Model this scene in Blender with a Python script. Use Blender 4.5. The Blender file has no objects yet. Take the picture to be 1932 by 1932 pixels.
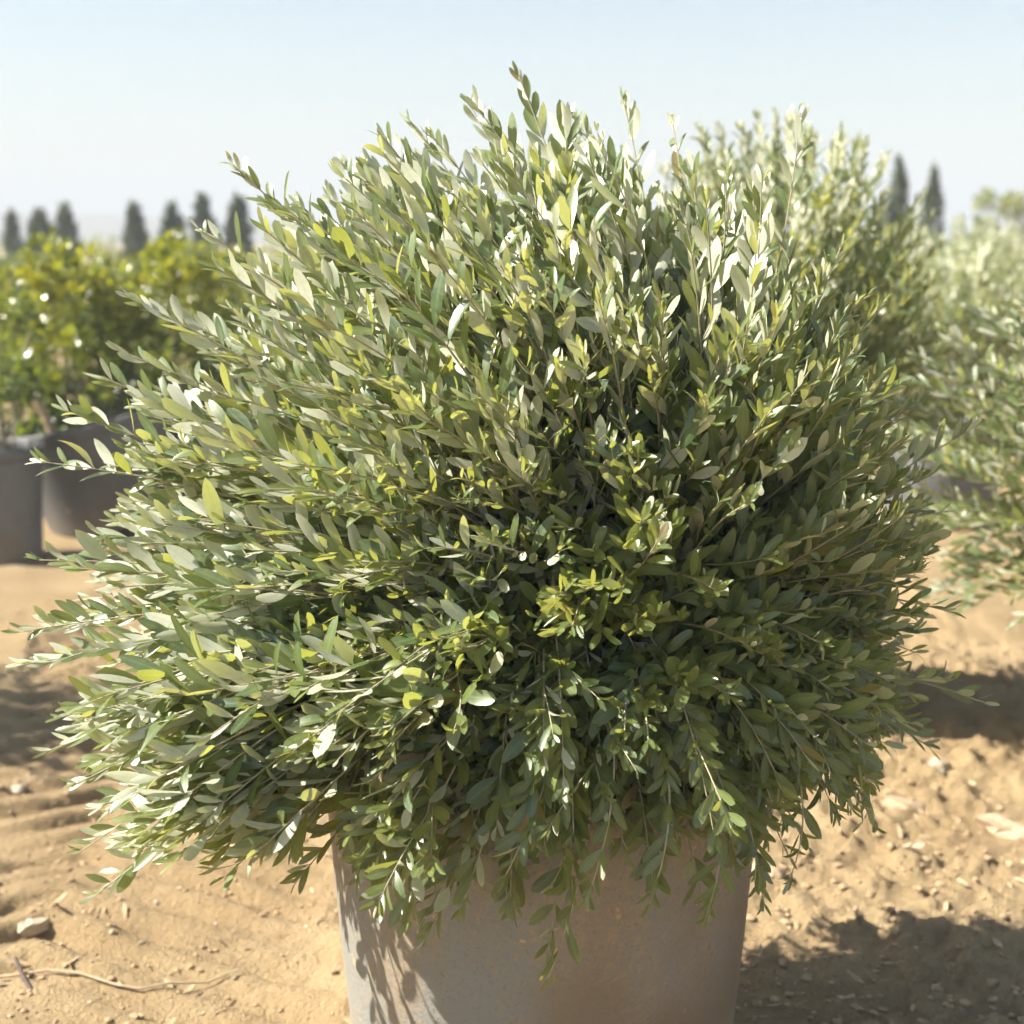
import bpy, math, numpy as np
from mathutils import Vector, Matrix

rng = np.random.default_rng(11)
sc = bpy.context.scene
col = sc.collection

# ------------------------------------------------------------------ camera
CAM_H, PITCH, LENS = 1.65, math.radians(10.96), 50.0
cam_d = bpy.data.cameras.new("camera")
cam = bpy.data.objects.new("camera", cam_d); col.objects.link(cam)
cam.location = (0, 0, CAM_H)
cam.rotation_euler = (math.pi / 2 - PITCH, 0, 0)
cam_d.lens = LENS; cam_d.sensor_width = 36.0; cam_d.sensor_fit = 'HORIZONTAL'
cam_d.clip_start = 0.05; cam_d.clip_end = 9000
cam_d.dof.use_dof = True
cam_d.dof.focus_distance = 2.32
cam_d.dof.aperture_fstop = 3.0
sc.camera = cam

# ------------------------------------------------------------------ light
SUN_EL, SUN_BACK = math.radians(41), math.radians(-2)      # height; how far behind the plants (0 = straight from the left)
sdir = Vector((-math.cos(SUN_BACK) * math.cos(SUN_EL), math.sin(SUN_BACK) * math.cos(SUN_EL), math.sin(SUN_EL)))
w = bpy.data.worlds.new("World"); sc.world = w; w.use_nodes = True
nt = w.node_tree; nt.nodes.clear()
sky = nt.nodes.new('ShaderNodeTexSky'); sky.sky_type = 'NISHITA'; sky.sun_disc = False
sky.sun_elevation = SUN_EL; sky.sun_rotation = math.atan2(sdir.x, sdir.y)
sky.altitude = 0; sky.air_density = 1.15; sky.dust_density = 1.3; sky.ozone_density = 0.8
bg = nt.nodes.new('ShaderNodeBackground'); bg.inputs['Strength'].default_value = 0.059
wo = nt.nodes.new('ShaderNodeOutputWorld')
nt.links.new(sky.outputs[0], bg.inputs[0]); nt.links.new(bg.outputs[0], wo.inputs[0])
sun_d = bpy.data.lights.new("sun", 'SUN'); sun_d.energy = 5.0; sun_d.angle = math.radians(0.55); sun_d.color = (1.0, 0.93, 0.82)
sun = bpy.data.objects.new("sun", sun_d); col.objects.link(sun)
sun.rotation_euler = sdir.to_track_quat('Z', 'Y').to_euler(); sun.location = (-6, 4, 8)
sc.view_settings.view_transform = 'Standard'; sc.view_settings.look = 'None'
sc.view_settings.gamma = 1.0; sc.view_settings.exposure = 1.6
sc.render.engine = 'CYCLES'
sc.cycles.use_denoising = True
sc.cycles.max_bounces = 4; sc.cycles.diffuse_bounces = 3; sc.cycles.glossy_bounces = 2
sc.cycles.transmission_bounces = 3; sc.cycles.transparent_max_bounces = 4; sc.cycles.volume_bounces = 0
sc.cycles.sample_clamp_indirect = 8.0
sc.cycles.use_adaptive_sampling = True; sc.cycles.adaptive_threshold = 0.03; sc.cycles.adaptive_min_samples = 16
sc.cycles.use_light_tree = False; sc.cycles.debug_use_spatial_splits = True

# ------------------------------------------------------------------ helpers
F = LENS / 36.0 * 1932.0
cp, sp_ = math.cos(PITCH), math.sin(PITCH)
def at(px, py, Y):
    """world point on the plane y = Y seen at (px, py) of a 1932 px wide picture"""
    dx, dy = (px - 966) / F, (966 - py) / F
    d = Vector((dx, cp + dy * sp_, -sp_ + dy * cp))
    return Vector((0, 0, CAM_H)) + d * (Y / d.y)
def ground_at(px, py, z=0.0):
    dx, dy = (px - 966) / F, (966 - py) / F
    d = Vector((dx, cp + dy * sp_, -sp_ + dy * cp))
    return Vector((0, 0, CAM_H)) + d * ((z - CAM_H) / d.z)
def project(P):
    v = P - np.array([0, 0, CAM_H])
    fwd = v[:, 1] * cp - v[:, 2] * sp_
    up = v[:, 1] * sp_ + v[:, 2] * cp
    return 966 + F * v[:, 0] / fwd, 966 - F * up / fwd, fwd
def nrm(a):
    return a / np.maximum(np.linalg.norm(a, axis=-1, keepdims=True), 1e-9)

def hash2(ix, iy, seed):
    h = (ix.astype(np.int64) * 374761393 + iy.astype(np.int64) * 668265263 + seed * 974634) & 0xffffffff
    h = ((h ^ (h >> 13)) * 1274126177) & 0xffffffff
    return ((h ^ (h >> 16)) & 0xffff) / 65535.0
def noise(x, y, seed=0):
    ix, iy = np.floor(x), np.floor(y); fx, fy = x - ix, y - iy
    fx = fx * fx * (3 - 2 * fx); fy = fy * fy * (3 - 2 * fy)
    a, b = hash2(ix, iy, seed), hash2(ix + 1, iy, seed)
    c, d = hash2(ix, iy + 1, seed), hash2(ix + 1, iy + 1, seed)
    return (a * (1 - fx) + b * fx) * (1 - fy) + (c * (1 - fx) + d * fx) * fy - 0.5
def fbm(x, y, seed, octv=4, gain=.5):
    s, a = 0, 1.0
    for k in range(octv):
        s = s + a * noise(x * 2 ** k, y * 2 ** k, seed + k); a *= gain
    return s

def mesh_np(name, verts, polys, mat, smooth=True, attr=None):
    """polys: list of (n,k) int arrays"""
    me = bpy.data.meshes.new(name)
    verts = np.ascontiguousarray(verts, dtype=np.float32)
    me.vertices.add(len(verts)); me.vertices.foreach_set('co', verts.ravel())
    loops = np.concatenate([p.ravel() for p in polys]).astype(np.int32)
    tot = np.concatenate([np.full(len(p), p.shape[1], np.int32) for p in polys])
    start = np.concatenate([[0], np.cumsum(tot)[:-1]]).astype(np.int32)
    me.loops.add(len(loops)); me.loops.foreach_set('vertex_index', loops)
    me.polygons.add(len(tot)); me.polygons.foreach_set('loop_start', start)
    try: me.polygons.foreach_set('loop_total', tot)
    except Exception: pass
    me.polygons.foreach_set('use_smooth', np.full(len(tot), smooth, dtype=bool))
    if attr is not None:
        a = me.attributes.new('lc', 'FLOAT_COLOR', 'POINT')
        a.data.foreach_set('color', np.ascontiguousarray(attr, dtype=np.float32).ravel())
    me.update(calc_edges=True)
    me.materials.append(mat)
    return me
def link(name, data, parent=None, loc=None, **props):
    o = bpy.data.objects.new(name, data); col.objects.link(o)
    if loc is not None: o.location = loc
    if parent is not None:
        o.parent = parent
    for k, v in props.items(): o[k] = v
    return o
def thing(name, loc, label, cat, group=None):
    o = link(name, None, loc=loc, label=label, category=cat)
    o.empty_display_size = 0.05
    if group: o['group'] = group
    return o
def child(name, me, parent, **props):
    """mesh given in world coordinates, made local to its parent's place"""
    off = Vector((0, 0, 0)); q = parent
    while q is not None: off += q.location; q = q.parent
    me.transform(Matrix.Translation(-off))
    return link(name, me, parent=parent, **props)

# ------------------------------------------------------------------ materials
class NB:
    def __init__(s, name):
        s.m = bpy.data.materials.new(name); s.m.use_nodes = True
        s.t = s.m.node_tree; s.t.nodes.clear()
        s.out = s.n('ShaderNodeOutputMaterial')
    def n(s, kind, **kw):
        x = s.t.nodes.new(kind)
        for k, v in kw.items():
            if k.startswith('i_'): x.inputs[k[2:].replace('_', ' ')].default_value = v
            else: setattr(x, k, v)
        return x
    def l(s, a, b): s.t.links.new(a, b)
    def mix(s, fac, a, b, blend='MIX'):
        x = s.n('ShaderNodeMix', data_type='RGBA', blend_type=blend)
        for sock, v in ((x.inputs[0], fac), (x.inputs[6], a), (x.inputs[7], b)):
            if isinstance(v, bpy.types.NodeSocket): s.l(v, sock)
            elif isinstance(v, (int, float)): sock.default_value = v
            else: sock.default_value = (*v, 1)
        return x.outputs[2]
    def math(s, op, a, b=0.0, c=0.0):
        x = s.n('ShaderNodeMath', operation=op)
        for i, v in enumerate((a, b, c)):
            if isinstance(v, bpy.types.NodeSocket): s.l(v, x.inputs[i])
            else: x.inputs[i].default_value = v
        return x.outputs[0]
    def ramp(s, v, p0, p1):
        x = s.n('ShaderNodeMapRange', clamp=True); x.interpolation_type = 'SMOOTHSTEP'
        s.l(v, x.inputs[0]); x.inputs[1].default_value = p0; x.inputs[2].default_value = p1
        return x.outputs[0]
    def noise(s, scale, detail=4, rough=.55, coord=None, dims='3D'):
        x = s.n('ShaderNodeTexNoise'); x.inputs['Scale'].default_value = scale
        x.inputs['Detail'].default_value = detail; x.inputs['Roughness'].default_value = rough
        if coord is not None: s.l(coord, x.inputs['Vector'])
        return x.outputs['Fac']
    def pos(s): return s.n('ShaderNodeNewGeometry').outputs['Position']
    def bump(s, h, strength, dist):
        x = s.n('ShaderNodeBump'); x.inputs['Strength'].default_value = strength; x.inputs['Distance'].default_value = dist
        s.l(h, x.inputs['Height']); return x.outputs[0]

def leaf_material(name, upA, upB, young, under, trans, trans_young, tfac=.3, rough=.42, spec=.5, under_rough=.6, midrib=(.25, .3, .14)):
    b = NB(name)
    at_ = b.n('ShaderNodeAttribute', attribute_name='lc')
    sep = b.n('ShaderNodeSeparateColor'); b.l(at_.outputs['Color'], sep.inputs[0])
    age, rnd, mid = sep.outputs[0], sep.outputs[1], sep.outputs[2]
    nz = b.noise(110, 1, .6, b.pos())
    up = b.mix(rnd, upA, upB)
    up = b.mix(age, up, young)
    up = b.mix(b.math('MULTIPLY', b.math('POWER', mid, 9.0), .55), up, midrib)
    un = b.mix(b.math('MULTIPLY', age, .55), under, young)
    un = b.mix(b.math('MULTIPLY', b.math('POWER', mid, 9.0), .4), un, tuple(c * .65 for c in under))
    geo = b.n('ShaderNodeNewGeometry'); back = geo.outputs['Backfacing']
    c = b.mix(back, up, un)
    c = b.mix(b.math('MULTIPLY', b.ramp(nz, .45, .75), .18), c, (.30, .27, .17))     # dust and scurf
    c = b.mix(b.math('MULTIPLY', b.math('GREATER_THAN', rnd, .988), .8), c, (.20, .115, .045))        # a few withered leaves
    pr = b.n('ShaderNodeBsdfPrincipled')
    b.l(c, pr.inputs['Base Color'])
    b.l(b.math('ADD', b.math('MULTIPLY', back, under_rough - rough), b.math('MULTIPLY_ADD', nz, .18, rough - .09)), pr.inputs['Roughness'])
    b.l(b.math('MULTIPLY_ADD', back, -.25, spec), pr.inputs['Specular IOR Level'])
    tr = b.n('ShaderNodeBsdfTranslucent'); b.l(b.mix(age, trans, trans_young), tr.inputs['Color'])
    mx = b.n('ShaderNodeMixShader'); mx.inputs[0].default_value = tfac
    b.l(pr.outputs[0], mx.inputs[1]); b.l(tr.outputs[0], mx.inputs[2]); b.l(mx.outputs[0], b.out.inputs[0])
    return b.m

M_olive = leaf_material('olive_leaf', (.038, .092, .036), (.105, .155, .050), (.21, .25, .045), (.62, .64, .51), (.48, .51, .085), (.54, .51, .10), tfac=.35, rough=.42, spec=1.0, under_rough=.50)
M_citrus = leaf_material('citrus_leaf', (.030, .062, .012), (.06, .10, .016), (.20, .215, .015), (.09, .12, .04), (.30, .38, .02), (.62, .56, .015), tfac=.36, rough=.24, spec=.7, midrib=(.2, .24, .08))
M_cypress = leaf_material('cypress_spray', (.068, .098, .066), (.10, .135, .085), (.11, .13, .06), (.08, .11, .07), (.08, .11, .04), (.14, .16, .05), tfac=.2, rough=.6, spec=.3)

def wood_material(name, a, c):
    b = NB(name)
    n1 = b.noise(60, 4, .6, b.pos())
    co = b.mix(b.ramp(n1, .35, .7), a, c)
    pr = b.n('ShaderNodeBsdfPrincipled'); b.l(co, pr.inputs['Base Color']); pr.inputs['Roughness'].default_value = .75
    b.l(b.bump(b.noise(220, 3, .6, b.pos()), .4, .003), pr.inputs['Normal'])
    b.l(pr.outputs[0], b.out.inputs[0]); return b.m
M_twig = wood_material('olive_twig', (.34, .31, .20), (.44, .37, .25))
M_bark = wood_material('bark', (.22, .18, .14), (.33, .29, .24))
M_drystem = wood_material('dry_stem', (.36, .26, .15), (.46, .36, .23))
M_darkstick = wood_material('dark_stick', (.06, .045, .035), (.11, .08, .06))

def pot_material(name, base, dust, speck, foot=.6):
    b = NB(name)
    tc = b.n('ShaderNodeTexCoord'); o = tc.outputs['Object']
    mp = b.n('ShaderNodeMapping'); b.l(o, mp.inputs[0]); mp.inputs['Scale'].default_value = (1, 1, .35)
    big = b.noise(3.0, 5, .6, mp.outputs[0])
    c = b.mix(b.ramp(big, .38, .66), base, dust)
    fine = b.noise(75, 5, .7, o)
    patch = b.ramp(b.noise(5.5, 4, .6, mp.outputs[0]), .36, .60)
    c = b.mix(b.math('MULTIPLY', b.math('MULTIPLY', b.ramp(fine, .48, .64), patch), .85), c, speck)
    spl = b.noise(26, 2, .5, o)
    c = b.mix(b.math('MULTIPLY', b.ramp(spl, .70, .74), .8), c, (.50, .33, .17))
    c = b.mix(b.math('MULTIPLY', b.ramp(b.noise(110, 4, .7, o), .54, .68), .32), c, (.10, .085, .07))
    c = b.mix(b.math('MULTIPLY', b.ramp(b.noise(2.2, 3, .5, o), .44, .62), .65), c, (dust[0] * .78, dust[1] * .68, dust[2] * .58))
    sx = b.n('ShaderNodeSeparateXYZ'); b.l(o, sx.inputs[0])
    low = b.ramp(b.math('ADD', sx.outputs[2], b.math('MULTIPLY', big, -.25)), .12, -.1)
    c = b.mix(b.math('MULTIPLY', low, foot), c, (.36, .26, .155))
    pr = b.n('ShaderNodeBsdfPrincipled'); b.l(c, pr.inputs['Base Color'])
    b.l(b.math('MULTIPLY_ADD', fine, .3, .42), pr.inputs['Roughness']); pr.inputs['Specular IOR Level'].default_value = .35
    b.l(b.bump(b.math('ADD', fine, b.math('MULTIPLY', b.noise(14, 3, .5, o), .8)), .5, .006), pr.inputs['Normal'])
    b.l(pr.outputs[0], b.out.inputs[0]); return b.m
M_pot = pot_material('dusty_pot', (.225, .232, .215), (.25, .205, .15), (.33, .245, .15))
M_pot_bg = pot_material('grey_pot', (.105, .113, .122), (.150, .155, .158), (.20, .185, .165), foot=.15)

def soil_mat():
    b = NB('potting_soil'); n = b.noise(40, 5, .7, b.pos())
    pr = b.n('ShaderNodeBsdfPrincipled'); b.l(b.mix(n, (.03, .022, .016), (.12, .085, .055)), pr.inputs['Base Color'])
    pr.inputs['Roughness'].default_value = .95; b.l(b.bump(n, 1, .03), pr.inputs['Normal']); b.l(pr.outputs[0], b.out.inputs[0]); return b.m
M_soil = soil_mat()

def sand_mat():
    b = NB('sand'); p = b.pos()
    c = b.mix(b.ramp(b.noise(1.3, 5, .6, p), .35, .68), (.365, .260, .138), (.455, .340, .190))
    c = b.mix(b.math('MULTIPLY', b.ramp(b.noise(.35, 4, .6, p), .48, .7), .6), c, (.45, .37, .245))
    c = b.mix(b.math('MULTIPLY', b.ramp(b.noise(.9, 5, .65, p), .52, .72), .5), c, (.25, .180, .115))
    c = b.mix(b.math('MULTIPLY', b.ramp(b.noise(9, 5, .65, p), .52, .74), .5), c, (.29, .195, .10))
    f = b.noise(120, 4, .7, p)
    c = b.mix(b.math('MULTIPLY', b.ramp(f, .55, .75), .45), c, (.52, .42, .29))
    c = b.mix(b.math('MULTIPLY', b.ramp(b.noise(70, 3, .6, p), .60, .72), .5), c, (.22, .15, .08))
    pr = b.n('ShaderNodeBsdfPrincipled'); b.l(c, pr.inputs['Base Color']); pr.inputs['Roughness'].default_value = .95
    pr.inputs['Specular IOR Level'].default_value = .15
    h = b.math('ADD', b.math('MULTIPLY', b.noise(45, 6, .7, p), 1.0), b.math('MULTIPLY', f, .35))
    b.l(b.bump(h, 1.0, .024), pr.inputs['Normal'])
    b.l(pr.outputs[0], b.out.inputs[0]); return b.m
M_sand = sand_mat()
def stone_mat(name, a, c):
    b = NB(name); n = b.noise(35, 5, .65, b.pos())
    pr = b.n('ShaderNodeBsdfPrincipled'); b.l(b.mix(b.ramp(n, .35, .65), a, c), pr.inputs['Base Color']); pr.inputs['Roughness'].default_value = .9
    b.l(b.bump(n, .6, .01), pr.inputs['Normal']); b.l(pr.outputs[0], b.out.inputs[0]); return b.m
M_clod = stone_mat('clod', (.32, .22, .12), (.43, .31, .18))
M_pale = stone_mat('pale_stone', (.38, .31, .21), (.50, .42, .31))
M_tan = stone_mat('tan_stone', (.32, .235, .145), (.42, .32, .21))
def hill_mat():
    b = NB('hill'); n = b.noise(.02, 5, .6, b.pos())
    pr = b.n('ShaderNodeBsdfPrincipled'); b.l(b.mix(n, (.10, .11, .07), (.22, .20, .14)), pr.inputs['Base Color']); pr.inputs['Roughness'].default_value = 1
    b.l(pr.outputs[0], b.out.inputs[0]); return b.m
M_hill = hill_mat()

# ------------------------------------------------------------------ ground
def graded(lo, hi, step, far_lo, far_hi, g=1.13):
    mid = np.arange(lo, hi, step); a, s, x = [], step, lo
    while x > far_lo: s *= g; x -= s; a.append(x)
    b_, s, x = [], step, mid[-1]
    while x < far_hi: s *= g; x += s; b_.append(x)
    return np.concatenate([a[::-1], mid, b_])
def ground_h(x, y):
    near = np.clip((14 - y) / 8, 0, 1) * np.clip((y + 1) / 2, 0, 1)
    h = .05 * fbm(x * .7 + 3, y * .7, 5, 3)
    h = h + near * (.030 * fbm(x * 4.1, y * 4.1, 21, 4) + .022 * fbm(x * 15, y * 15, 31, 3, .7))
    # tractor tyre tread pressed into the sand on the left
    xc = -1.02 - .10 * (y - 3.0)
    u = (x - xc)
    m = np.clip((.62 - np.abs(u)) / .12, 0, 1) * np.clip((y - 1.5) / .4, 0, 1) * np.clip((7.5 - y) / 1.2, 0, 1)
    ph = (y + .55 * np.abs(u + .1) + .035 * noise(x * 5, y * 3, 77)) / .155
    lug = np.clip((np.abs(((ph % 1) - .5) * 2) - .38) / .34, 0, 1); lug = lug * lug * (3 - 2 * lug)
    brk = np.clip(.80 + 1.3 * fbm(x * 2.6, y * 3.5, 61, 3), .15, 1.25)
    h = h - .75 * m * near * .022 * fbm(x * 15, y * 15, 31, 3, .7)
    h = h + m * (.034 * (lug - .5) * brk - .015)
    edge = np.exp(-((np.abs(u) - .66) / .07) ** 2) * np.clip((y - 1.5) / .4, 0, 1) * np.clip((7.5 - y) / 1.2, 0, 1)
    h = h + edge * (.024 + .05 * np.clip(fbm(x * 9, y * 9, 91, 3), -.2, .6))
    # ploughed-up crumbs on the right
    m2 = np.clip((x - .3) / .5, 0, 1) * near
    h = h + m2 * .050 * np.clip(fbm(x * 9.5, y * 9.5, 101, 4, .7), -.12, .8)
    # second, older wheel line further back
    for yc, wd, dp in ((5.55, .16, .035), (6.25, .14, .03)):
        q = y - yc - .12 * x - .1 * noise(x * 1.2, y * 0 + yc, 7)
        h = h + near * (dp * np.exp(-((q - .2) / wd) ** 2) - dp * np.exp(-(q / wd) ** 2))
    flat = np.exp(-(((x - .056) ** 2 + (y - 2.62) ** 2) / .5 ** 2) ** 2)
    return h * (1 - .8 * flat)
gx = graded(-1.75, 1.9, .0125, -2600, 2600, 1.12)
gy = graded(2.3, 4.9, .0125, -400, 4200, 1.045)
X, Yg = np.meshgrid(gx, gy)
Zg = ground_h(X, Yg)
nx, ny = len(gx), len(gy)
idx = np.arange(nx * ny).reshape(ny, nx)
q = np.stack([idx[:-1, :-1], idx[:-1, 1:], idx[1:, 1:], idx[1:, :-1]], -1).reshape(-1, 4)
link('ground', mesh_np('ground', np.stack([X, Yg, Zg], -1).reshape(-1, 3), [q], M_sand), kind='structure')
def gz(x, y): return float(ground_h(np.array([float(x)]), np.array([float(y)]))[0])

# far hills
def hills(name, Y, h0, seed, x0, x1, depth):
    xs = np.linspace(x0, x1, 160); ds = np.linspace(0, 1, 14)
    XX, DD = np.meshgrid(xs, ds)
    prof = np.clip(.55 + .9 * fbm(xs / (x1 - x0) * 7, xs * 0, seed, 5), .05, 1.6)
    prof = prof * (1.15 - .75 * (xs - x0) / (x1 - x0))
    ZZ = h0 * prof[None, :] * np.sin(DD * math.pi) ** .8 * (1 + .3 * fbm(XX / 90, DD * 5, seed + 9, 3)) - 2
    V = np.stack([XX, Y + DD * depth, ZZ], -1).reshape(-1, 3)
    i = np.arange(V.shape[0]).reshape(XX.shape)
    q = np.stack([i[:-1, :-1], i[:-1, 1:], i[1:, 1:], i[1:, :-1]], -1).reshape(-1, 4)
    link(name, mesh_np(name, V, [q], M_hill), kind='structure')
hills('hills', 400, 14.5, 3, -350, 400, 140)

# ------------------------------------------------------------------ leaves
T8 = np.array([0, .07, .2, .38, .56, .74, .89, 1.0]); W8 = np.array([.09, .12, .55, .90, 1.0, .86, .54, .0])
T5 = np.array([0, .22, .5, .78, 1.0]);                W5 = np.array([.10, .66, 1.0, .70, 0])
def leaf_arrays(P, D, U, L, W, fold, bend, twist, blunt, age, rnd, hi=True):
    """every leaf: stations x 3 vertices; returns verts (N,S*3,3), attr, quad template"""
    T, Wd = (T8, W8) if hi else (T5, W5)
    n, S = len(P), len(T)
    D = nrm(D); U = nrm(U - D * (U * D).sum(1, keepdims=True)); Sd = np.cross(D, U)
    wt = Wd[None, :] + blunt[:, None] * np.array([0, 0, -.12, -.06, .02, .18, .32, .0] if hi else [0, -.1, 0, .2, 0])[None, :]
    tw = twist[:, None] * T[None, :]
    b = bend[:, None]
    th = b * T[None, :]                                     # circular-arc bend towards -U
    sb = np.where(np.abs(b) < 1e-3, T[None, :], np.sin(th) / np.where(np.abs(b) < 1e-3, 1, b))
    cb = np.where(np.abs(b) < 1e-3, 0, (1 - np.cos(th)) / np.where(np.abs(b) < 1e-3, 1, b))
    ctr = P[:, None] + D[:, None] * (L[:, None] * sb)[..., None] - U[:, None] * (L[:, None] * cb)[..., None]
    Ul = U[:, None] * np.cos(th)[..., None] + D[:, None] * np.sin(th)[..., None]
    Sl = Sd[:, None] * np.cos(tw)[..., None] + Ul * np.sin(tw)[..., None]
    Ul2 = Ul * np.cos(tw)[..., None] - Sd[:, None] * np.sin(tw)[..., None]
    hw = (W[:, None] * .5 * wt)[..., None]
    f = fold[:, None, None]
    Lf = ctr - Sl * hw + Ul2 * hw * f; Rt = ctr + Sl * hw + Ul2 * hw * f
    V = np.stack([Lf, ctr, Rt], 2).reshape(n, S * 3, 3)
    A = np.zeros((n, S, 3, 4)); A[..., 0] = age[:, None, None]; A[..., 1] = rnd[:, None, None]
    A[:, :, 1, 2] = 1.0; A[..., 3] = 1
    qs = []
    for k in range(S - 1):
        for j in range(2):
            a = k * 3 + j; qs.append((a, a + 1, a + 4, a + 3))
    return V, A.reshape(n, S * 3, 4), np.array(qs)
def leaves_mesh(name, V, A, Q, mat):
    n, k = V.shape[:2]
    q = (Q[None] + (np.arange(n) * k)[:, None, None]).reshape(-1, 4)
    return mesh_np(name, V.reshape(-1, 3), [q], mat, True, A.reshape(-1, 4))

def tube(pts, r0, r1, sides=5):
    n = len(pts); t = nrm(np.gradient(pts, axis=0))
    ref = np.array([.31, .2, .93]); s = nrm(np.cross(t, ref)); u = np.cross(s, t)
    r = np.linspace(r0, r1, n)[:, None, None]
    a = np.arange(sides) * 2 * math.pi / sides
    V = pts[:, None] + r * (s[:, None] * np.cos(a)[None, :, None] + u[:, None] * np.sin(a)[None, :, None])
    i = np.arange(n * sides).reshape(n, sides); j = np.roll(i, -1, 1)
    q = np.stack([i[:-1], j[:-1], j[1:], i[1:]], -1).reshape(-1, 4)
    return V.reshape(-1, 3), q
def join_tubes(tubes):
    V, Q, o = [], [], 0
    for v, q in tubes: V.append(v); Q.append(q + o); o += len(v)
    return np.concatenate(V), np.concatenate(Q)

def bezier(p0, p1, p2, n):
    t = np.linspace(0, 1, n)[:, None]
    return (1 - t) ** 2 * p0 + 2 * t * (1 - t) * p1 + t * t * p2

class Foliage:
    """collects twigs and the leaves on them"""
    def __init__(s, c): s.tw = []; s.rows = []; s.c = np.array(c)
    def shoot(s, path, leafy, inter, L0, ratio, r0, r1, spread=(.42, .72), vigor=1.0, sunny=.30, agebias=0.0):
        """leaves in opposite pairs along the last `leafy` metres of a path"""
        seg = np.linalg.norm(np.diff(path, axis=0), axis=1); acc = np.concatenate([[0], np.cumsum(seg)]); tot = acc[-1]
        k = len(s.tw); s.tw.append((path, r0, r1))
        d0 = max(.02, tot - leafy); n = max(3, int((tot - d0) / inter))
        dist = d0 + (tot - d0) * (1 - (1 - np.linspace(0, 1, n)) ** 1.35) + rng.normal(0, inter * .12, n); dist = np.clip(dist, 0, tot)
        Pn = np.stack([np.interp(dist, acc, path[:, c]) for c in range(3)], 1)
        Tn = nrm(np.stack([np.interp(dist + .004, acc, np.gradient(path[:, c], acc)) for c in range(3)], 1))
        s.pair(Pn, Tn, k, (tot - dist) / max(tot - d0, 1e-6), L0, ratio, spread, vigor, sunny, agebias)
    def pair(s, Pn, Tn, k, frac, L0, ratio, spread, vigor, sunny, agebias):
        n = len(Pn); ref = np.array([0.02, .03, 1.0])
        sd = nrm(np.cross(Tn, ref)); up = np.cross(sd, Tn)
        ph0 = rng.uniform(0, math.pi)
        for sgn in (0, math.pi):
            ph = ph0 + sgn + (np.arange(n) % 2) * math.pi / 2 + rng.normal(0, .13, n)
            O = sd * np.cos(ph)[:, None] + up * np.sin(ph)[:, None]
            out = nrm(Pn - s.c)
            lit = np.clip(out @ np.array(sdir) * 1.2 + .45, 0, 1)[:, None]
            nl = nrm(np.array([[-.42, -.50, .75]]) + .25 * rng.normal(0, 1, (1, 3)) + rng.normal(0, .09, (n, 3)))
            O = nrm(O - .85 * lit * nl * (O * nl).sum(1, keepdims=True))
            th = rng.uniform(*spread, n) * (.62 + .5 * np.clip(frac * 1.6, 0, 1))
            D = Tn * np.cos(th)[:, None] + O * np.sin(th)[:, None]
            U = Tn * np.sin(th)[:, None] - O * np.cos(th)[:, None]
            D = nrm(D + np.array([-.10, .02, sunny])[None] + rng.normal(0, .035, (n, 3)))
            flip = np.where(rng.random((n, 1)) < .48 * lit, -1.0, 1.0)      # pale undersides turned out on the sunward side, so it looks brighter
            D = nrm(D - .55 * lit * nl * (D * nl).sum(1, keepdims=True) + np.array([0, 0, .10]))
            face = lit * nl * 1.2 * flip + (1 - lit) * (out * .75 + np.array([-.1, -.15, .55])[None])
            U = nrm(U * (.42 - .22 * lit) + face * 1.0 + rng.normal(0, .17, (n, 3)))
            tipf = np.clip(frac / .22, 0, 1)                      # 0 at the very tip
            L = L0 * (.45 + .55 * tipf) * rng.uniform(.76, 1.10, n)
            Wd = L * ratio * rng.uniform(.85, 1.2, n) * (.8 + .2 * tipf)
            age = np.clip(agebias + .34 * (1 - tipf) + rng.normal(0, .10, n) + (rng.random(n) < .012) * .5, 0, 1)
            keep = rng.random(n) > .06
            s.rows.append((Pn[keep], D[keep], U[keep], L[keep], Wd[keep], rng.uniform(-.05, .38, n)[keep],
                           rng.normal(.24, .30, n)[keep], rng.normal(0, .22, n)[keep], np.clip(rng.normal(.20, .35, n), -.3, 1)[keep], age[keep], rng.random(n)[keep], np.full(keep.sum(), k)))
        # the leaf bud pair at the end of the shoot
    def arrays(s):
        return [np.concatenate([r[i] for r in s.rows]) for i in range(12)]
    def build(s, root, mat, twig_mat, hi=True, nbest=0, wood=None):
        R = s.arrays(); tw_of = R[11]
        V, A, Q = leaf_arrays(*R[:11], hi=hi)
        best = np.zeros(len(V), bool)
        if nbest:                                    # the leaves that show largest from the photographer's side
            px, py, fw = project(V.reshape(-1, 3)); N, K = V.shape[:2]
            gxx = np.clip((px / 1932 * 640).astype(int), -1, 640); gyy = np.clip((py / 1932 * 640).astype(int), -1, 640)
            ok = (gxx >= 0) & (gxx < 640) & (gyy >= 0) & (gyy < 640)
            zb = np.full(640 * 640, 99.0); cell = np.where(ok, gyy * 640 + gxx, 0)
            np.minimum.at(zb, cell[ok], fw[ok])
            vis = (ok & (fw <= zb[cell] + .004)).reshape(N, K).mean(1)
            pxl, pyl = px.reshape(N, K), py.reshape(N, K)
            S = K // 3; a, c = pxl[:, 3 * (S // 2)], pyl[:, 3 * (S // 2)]; b_, d_ = pxl[:, 3 * (S // 2) + 2], pyl[:, 3 * (S // 2) + 2]
            wid = np.hypot(a - b_, c - d_); ln = np.hypot(pxl[:, 1] - pxl[:, -2], pyl[:, 1] - pyl[:, -2])
            score = vis ** 2 * wid * ln
            best[np.argsort(-score)[:nbest]] = True
        used = set(tw_of[best].tolist())
        rest = [tube(p, r0, r1) for i, (p, r0, r1) in enumerate(s.tw) if i not in used]
        if rest:
            v, q = join_tubes(rest); child('twig_mass', mesh_np('twig_mass', v, [q], twig_mat), root, kind='stuff')
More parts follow.
